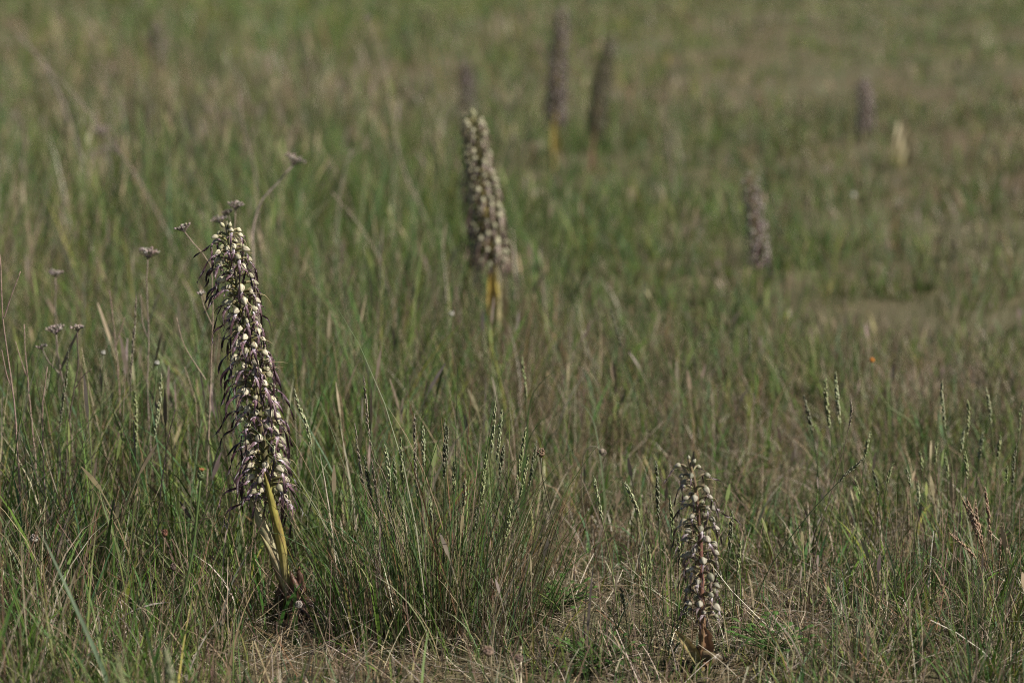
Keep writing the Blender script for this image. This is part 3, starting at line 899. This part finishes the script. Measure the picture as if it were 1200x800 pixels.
knob_plant('dry_seed_head', 'grey seed head standing in the straw at the left edge', 'seed head',
           [(40, 635), (41, 670), (44, 710)], 2.70, .009, .0052, [(.30, .27, .22), (.22, .19, .15)], (.18, .14, .1))
knob_plant('white_flower', 'small white flower head just right of the stalk of the dry flat topped flower', 'flower',
           [(184, 427), (183, 445), (178, 490), (172, 540)], 2.98, .005, .0034, [(.40, .38, .32)], (.12, .16, .06), 16)
knob_plant('white_flower', 'tiny white flower head among the dry stalks at left', 'flower',
           [(121, 415), (121, 440), (118, 500)], 3.05, .005, .003, [(.40, .38, .32)], (.12, .13, .06), 16)
knob_plant('white_flower', 'small white flower in the grass left of the stout orchid leaves', 'flower',
           [(529, 370), (527, 395), (524, 440)], 3.6, .007, .0035, [(.40, .38, .32)], (.13, .16, .06), 16)
knob_plant('white_flower', 'blurred white flower dot in the short grass right of the pinkish orchid', 'flower',
           [(1000, 232), (1000, 248), (1001, 270)], 5.8, .014, .006, [(.40, .38, .32)], (.12, .15, .06), 16)
knob_plant('orange_flower', 'tiny orange flower on a curved green stem at the middle right', 'flower',
           [(1022, 424), (1024, 445), (1040, 475), (1068, 495), (1080, 530)], 3.35, .006, .0038, [(.55, .22, .03), (.45, .16, .03)], (.15, .17, .06), 20)

# pale yellow plant far right
def yellow_plant():
    base = on_ground(1058, 198)
    root = thing('yellowed_plant', 'blurred pale yellow upright withered plant below the faint far pinkish orchid', 'plant', base)
    D = base.y
    for wp, wdt in (([(1058, 194), (1058, 175), (1057, 158), (1056, 136)], .062), ([(1058, 194), (1062, 176), (1068, 166), (1078, 158)], .026), ([(1058, 194), (1060, 172), (1062, 158), (1064, 144)], .044)):
        leaf_on(root, base, D, wp, wdt, [(0, (.45, .42, .20)), (.5, (.72, .64, .42)), (1, (.76, .68, .45))], cup=.4)
random.seed(130); yellow_plant()

# ------------------------------------------------------------------ the fine-leaved tuft in the foreground
def centre_tuft():
    base = on_ground(515, 752)
    root = thing('grass_tuft', 'dense fine leaved grass tuft with many green seed spikes in the centre foreground', 'grass tuft', base)
    N = 650
    ga, gr = RNG.uniform(0, 2 * np.pi, N), np.sqrt(RNG.random(N))
    X = base.x + np.cos(ga) * gr * .125; Y = base.y + .03 + np.sin(ga) * gr * .09
    P = np.stack([X, Y, gz(X, Y) - .004], -1)
    H = .15 * RNG.gamma(5, 1 / 5, N) * (1.08 - .25 * gr)
    c1 = pick(GREENS, N, [4, 3, 3, 1, 2, .3]); ds = pick(STRAWS, N, [3, 3, 2, 2.5, 1, 2, .4])
    dryb = RNG.random(N) < .42
    c1 = np.where(dryb[:, None], ds, c1); c0 = np.where((RNG.random(N) < .5)[:, None], ds * .6, c1 * .9)
    ch = ribbons(P, ga + RNG.normal(0, .9, N), H, .04 + .35 * RNG.random(N) * gr, np.abs(RNG.normal(.2, .4, N)) + .2 * gr, RNG.uniform(.0008, .0017, N), RNG.uniform(0, 6.28, N), 6, c0, c1)
    o = bulk('blades', [ch], M_GRASS, root, base)
    tips = [(424, 545, 'green'), (436, 530, 'dry'), (446, 508, 'green'), (452, 470, 'dry'), (462, 540, 'green'), (468, 455, 'dry'), (474, 498, 'green'), (431, 438, 'dry'), (484, 520, 'green'), (492, 545, 'green'),
            (500, 505, 'green'), (512, 478, 'green'), (518, 500, 'green'), (529, 482, 'green'), (536, 520, 'green'), (543, 490, 'green'), (548, 545, 'green'), (558, 495, 'green'), (568, 530, 'green'), (576, 450, 'pale'),
            (583, 474, 'green'), (590, 520, 'green'), (596, 512, 'green'), (606, 540, 'green'), (615, 545, 'green'), (621, 512, 'green'), (634, 512, 'green'), (640, 540, 'dark'), (410, 492, 'dry'), (398, 470, 'dry'),
            (455, 545, 'dry'), (470, 580, 'green'), (505, 590, 'green'), (520, 560, 'green'), (552, 590, 'green'), (580, 590, 'green'), (600, 590, 'green'), (487, 470, 'dry'), (442, 590, 'green'), (532, 610, 'green'), (565, 560, 'green')]
    for tx, ty, kd in tips[::2] + tips[1::6]:
        tx += random.uniform(-6, 6); ty += random.uniform(-12, 25)
        if kd == 'green': kd = random.choice(('green', 'green', 'dark', 'pale'))
        fx = 515 + (tx - 515) * random.uniform(.35, .6)
        D = base.y + random.uniform(-.035, .07)
        fy = 735 + random.uniform(-10, 10)
        mx_, my = tx * .62 + fx * .38, ty * .55 + fy * .45
        grass_stalk([(tx, ty), (tx + (fx - tx) * .22 + random.uniform(-2, 2), ty + (fy - ty) * .3), (mx_ * .7 + fx * .3, my), (fx, fy)], D, kd, random.uniform(.15, .24) if kd != 'dry' else random.uniform(.2, .34),
                    parent=root, base0=base, wide=random.uniform(.6, 1.15) if kd != 'dry' else .65)
random.seed(140); centre_tuft()

# ------------------------------------------------------------------ single grass stalks
random.seed(150)
G_R = 'green seed spikes in the right foreground grass'
ORD = ['first', 'second', 'third', 'fourth', 'fifth', 'sixth', 'seventh', 'eighth', 'ninth', 'tenth', 'eleventh', 'twelfth', 'thirteenth', 'fourteenth', 'fifteenth', 'sixteenth', 'seventeenth', 'eighteenth', 'nineteenth', 'twentieth']
SHADE = {'green': 'green', 'dark': 'dark green', 'pale': 'pale green'}
for q, (x, y, hl, kd, D) in enumerate(sorted([(1102, 448, 48, 'pale', 3.0), (1158, 455, 40, 'pale', 3.05), (1136, 470, 40, 'green', 3.0), (1016, 508, 36, 'green', 2.9), (1026, 532, 36, 'dark', 2.88),
                        (1041, 545, 30, 'green', 2.85), (1066, 550, 28, 'pale', 2.85), (1078, 548, 42, 'pale', 2.9), (1094, 520, 30, 'green', 2.95), (1110, 515, 34, 'green', 2.95), (1127, 505, 36, 'pale', 3.0),
                        (1133, 530, 40, 'green', 2.9), (1170, 512, 36, 'green', 2.95), (1188, 505, 50, 'dark', 2.92), (1196, 470, 46, 'green', 3.0), (1150, 490, 40, 'pale', 3.02), (1048, 655, 40, 'green', 2.6),
                        (1082, 530, 30, 'green', 2.98), (1180, 545, 30, 'green', 2.85), (1005, 560, 30, 'green', 2.85)])):
    fy = y + random.uniform(130, 170)
    dx = random.uniform(-26, 26)
    if q % 4 == 2: y += 18
    grass_stalk([(x + random.uniform(-5, 5), y), (x + dx * .1, y + 22), (x + dx * .4, y + 70), (x + dx, fy)], D, kd, hl / (fy - y + 20) * .85, SHADE[kd] + ' grass spike, ' + ORD[q] + ' from the left in the loose stand at right', G_R, wide=random.uniform(.55, 1.25))
G_O = 'green seed spikes around the short orchid'
for q, (pts, kd, hd, D, wd) in enumerate(sorted([([(769, 542), (771, 590), (774, 650), (778, 720)], 'dark', .28, 2.62, 1.2), ([(785, 582), (788, 620), (786, 680), (788, 730)], 'green', .25, 2.62, 1.0),
                       ([(858, 600), (855, 640), (850, 700), (848, 740)], 'dark', .28, 2.64, 1.1), ([(795, 625), (796, 660), (794, 730)], 'green', .3, 2.60, .9), ([(760, 640), (762, 680), (764, 740)], 'green', .3, 2.6, .9),
                       ([(752, 655), (755, 690), (760, 745)], 'green', .3, 2.6, .9), ([(728, 690), (733, 720), (740, 760)], 'dark', .3, 2.58, 1.0), ([(868, 635), (864, 670), (858, 730)], 'green', .28, 2.62, 1.0)], key=lambda a: a[0][0][0])):
    grass_stalk(pts, D, kd, hd, SHADE[kd] + ' grass spike, ' + ORD[q] + ' from the left of those around the short orchid', G_O, wide=wd)
grass_stalk([(733, 567), (744, 590), (752, 615), (758, 660), (762, 720)], 2.66, 'pale', .22, 'drooping pale green grass spike left of the short orchid', wide=1.2)
grass_stalk([(696, 560), (702, 590), (712, 640), (722, 700)], 2.66, 'pale', .26, 'pale leaning grass spike between the tuft and the short orchid', wide=.9)
grass_stalk([(345, 458), (352, 480), (362, 510), (372, 580), (378, 680)], 2.80, 'pale', .25, 'bright pale green grass spike bent beside the right flank of the tall orchid', wide=1.1)
grass_stalk([(979, 438), (981, 465), (986, 520), (990, 590)], 2.98, 'pale', .26, 'pale green upright spike at the right, taller of a close pair', wide=1.3)
grass_stalk([(967, 445), (968, 470), (976, 530), (984, 590)], 2.99, 'green', .24, 'nodding green spike at the right, shorter of a close pair', wide=1.6)
grass_stalk([(942, 465), (947, 485), (956, 530), (962, 600)], 2.98, 'dark', .22, 'dark short grass spike leaning left of the close pair at the right', wide=1.2)
grass_stalk([(1012, 537), (985, 562), (950, 600), (915, 645), (895, 680)], 2.72, 'dark', .16, 'long dark grass stem slanting right above the straw at the lower right', wide=.8)
grass_stalk([(997, 470), (997, 490), (985, 540), (962, 620), (950, 680)], 2.80, 'dry', .10, 'thin bleached straw stem leaning right in the right foreground', wide=.6)
grass_stalk([(189, 440), (187, 470), (180, 520), (172, 600)], 2.92, 'pale', .3, 'pale green spike at left below the white flower', wide=1.0)
grass_stalk([(160, 345), (157, 390), (153, 450), (152, 540)], 3.0, 'dry', .35, 'thin brown grass spike beside the dry flat topped flower stalk', wide=.6)
grass_stalk([(80, 410), (78, 440), (70, 500), (66, 580)], 2.92, 'dark', .35, 'dark slim spike leaning at left below the bud cluster', wide=.8)
grass_stalk([(158, 460), (159, 490), (160, 560)], 2.95, 'green', .3, 'plump green spike left of the pale spike under the white flower', wide=1.2)
grass_stalk([(195, 762), (198, 780), (205, 815), (210, 850)], 2.05, 'pale', .45, 'blurred near grass spike at the bottom edge left of the orchid foot', wide=1.6)
grass_stalk([(137, 770), (142, 790), (152, 830), (158, 870)], 2.0, 'green', .45, 'blurred near green spike at the bottom left edge', wide=1.5)
grass_stalk([(877, 380), (879, 410), (884, 450), (888, 500)], 3.5, 'dark', .2, 'blurred green grass stalk in front of the pinkish orchid foot', wide=1.0)
grass_stalk([(716, 362), (722, 385), (735, 430), (748, 480)], 3.4, 'dark', .2, 'blurred dark brownish stalk leaning left in the middle of the meadow', wide=1.0)
grass_stalk([(612, 420), (616, 460), (618, 500), (620, 570)], 3.05, 'green', .22, 'green stalk rising behind the right side of the tuft', wide=.9)

# pink dry grass at the lower right
def pink_plant():
    base = on_ground(1166, 705)
    root = thing('pink_grass_clump', 'clump of pinkish dry grass spikes in the lower right foreground', 'grass clump', base)
    for pts in ([(1114, 625), (1130, 640), (1150, 664), (1164, 700)], [(1127, 583), (1138, 608), (1152, 650), (1165, 700)], [(1143, 588), (1146, 612), (1156, 655), (1166, 700)],
                [(1154, 572), (1158, 600), (1163, 650), (1167, 700)], [(1133, 585), (1144, 615), (1157, 660), (1166, 700)], [(1174, 620), (1172, 645), (1169, 700)]):
        grass_stalk(pts, base.y + random.uniform(-.01, .02), 'pink', .42, parent=root, base0=base, wide=.85)
random.seed(160); pink_plant()

# broad single leaves and blades
def broad_blade(label, wps, D, width, cols, group=None, name='grass_leaf', cat='grass leaf'):
    pts = path(wps, D)
    mb = MB(); p = spline([q - pts[0] for q in pts], 22)
    strap(mb, p, lambda t: width * (max(.02, 1 - t ** 3) * (.6 + .6 * t)), Vector((1, .5, .1)),
          lambda t, x: jit(shade(lerp(cols[0], cols[1], t), .85 if abs(x) < .2 else 1), .06), .3, 4, lambda t: 1.1 * t)
    o = obj(name, mb.mesh(name, [M_GRASS]), None, pts[0])
    return tag(o, label, cat, group)
random.seed(170)
DG, DG2 = (.045, .07, .02), (.05, .085, .025)
broad_blade('long dark green grass leaf arching right behind the tuft, the higher one', [(657, 430), (636, 446), (622, 468), (617, 510), (614, 570)], 3.0, .0062, (DG, DG2))
broad_blade('dark green grass leaf arching right behind the tuft, the lower one', [(647, 484), (632, 495), (620, 515), (613, 545), (610, 600)], 2.96, .0066, (DG, DG2))
broad_blade('wide bluish green leaf sweeping from the left into the bottom edge', [(40, 610), (60, 650), (85, 705), (112, 765), (128, 808)], 2.30, .0065, ((.09, .13, .07), (.15, .19, .12)))
broad_blade('upright pale green leaf just left of the bud stalk', [(112, 555), (120, 590), (130, 620), (150, 680)], 2.75, .005, ((.12, .16, .06), (.15, .19, .08)))
broad_blade('light green grass leaf at left in front of the dry stalks', [(103, 415), (103, 450), (106, 520), (110, 600)], 2.98, .005, ((.12, .15, .05), (.18, .20, .08)))
broad_blade('tall straight green grass leaf at left behind the tall orchid', [(222, 335), (228, 380), (234, 430), (238, 520)], 3.25, .005, ((.09, .14, .04), (.13, .18, .07)))
broad_blade('bright leaf blade, paler at its tip, right of the tuft', [(672, 465), (686, 478), (697, 500), (706, 560)], 3.05, .0055, ((.10, .13, .05), (.17, .19, .12)))  # green at the foot, paler and greyer towards the tip
broad_blade('grey bleached dead blade leaning over the straw left of the orchid foot', [(200, 705), (176, 708), (152, 717), (135, 732)], 2.62, .0042, ((.30, .26, .21), (.36, .32, .27)), None, 'dead_leaf_blade', 'dead leaf')
broad_blade('pale straw lying level across the grass left of the orchid leaves', [(150, 608), (190, 610), (225, 612), (262, 604), (275, 640)], 2.72, .0024, ((.30, .22, .13), (.34, .26, .17)), None, 'dead_leaf_blade', 'dead leaf')
broad_blade('yellow straw blade leaning over the short orchid leaves at the left', [(700, 742), (740, 750), (780, 762), (815, 780)], 2.56, .0028, ((.32, .26, .13), (.32, .25, .13)), None, 'dead_leaf_blade', 'dead leaf')

# low leafy herbs
def herb(label, px, py, n, hgt, spread, col, lw):
    base = on_ground(px, py)
    root = thing('leafy_herb', label, 'herb', base)
    for i in range(n):
        g = i * 2.4; rr = math.sqrt((i + .5) / n) * spread
        tip = Vector((math.cos(g) * rr, math.sin(g) * rr, hgt * random.uniform(.5, 1.1)))
        mb = MB()
        out = Vector((math.cos(g), math.sin(g), random.uniform(-.1, .5))).normalized()
        p = spline([Vector((0, 0, 0)), tip * .5 + Vector((0, 0, hgt * .15)), tip], 5)
        tube(mb, p, lambda t: .0006, lambda t: shade(col, .9), 4, cap=False)
        ll = lw * random.uniform(1.2, 2)
        q = spline([tip, tip + out * ll * .5 + Vector((0, 0, .002)), tip + out * ll], 6)
        c2 = jit(col, .25)
        strap(mb, q, lambda t: lw * max(.04, math.sin(math.pi * (.05 + .92 * t))), Vector((-out.y, out.x, .1)), lambda t, x: shade(c2, .8 if abs(x) < .2 else 1), .2, 4)
        obj('leaf', mb.mesh('leaf', [M_GRASS]), root)
random.seed(180)
herb('low bright green leafy herb between the tuft and the short orchid', 652, 722, 46, .035, .045, (.065, .115, .028), .006)
herb('low green leafy herb at the bottom edge left of the short orchid', 700, 788, 40, .03, .045, (.06, .11, .025), .006)
herb('low feathery green herb in the left foreground straw', 62, 705, 44, .05, .05, (.07, .14, .02), .005)
herb('dark green herb hidden in the grass left of the bud stalk', 128, 668, 40, .06, .045, (.04, .075, .02), .007)
herb('small green herb at the bottom right of the short orchid', 905, 770, 34, .035, .05, (.06, .12, .025), .007)
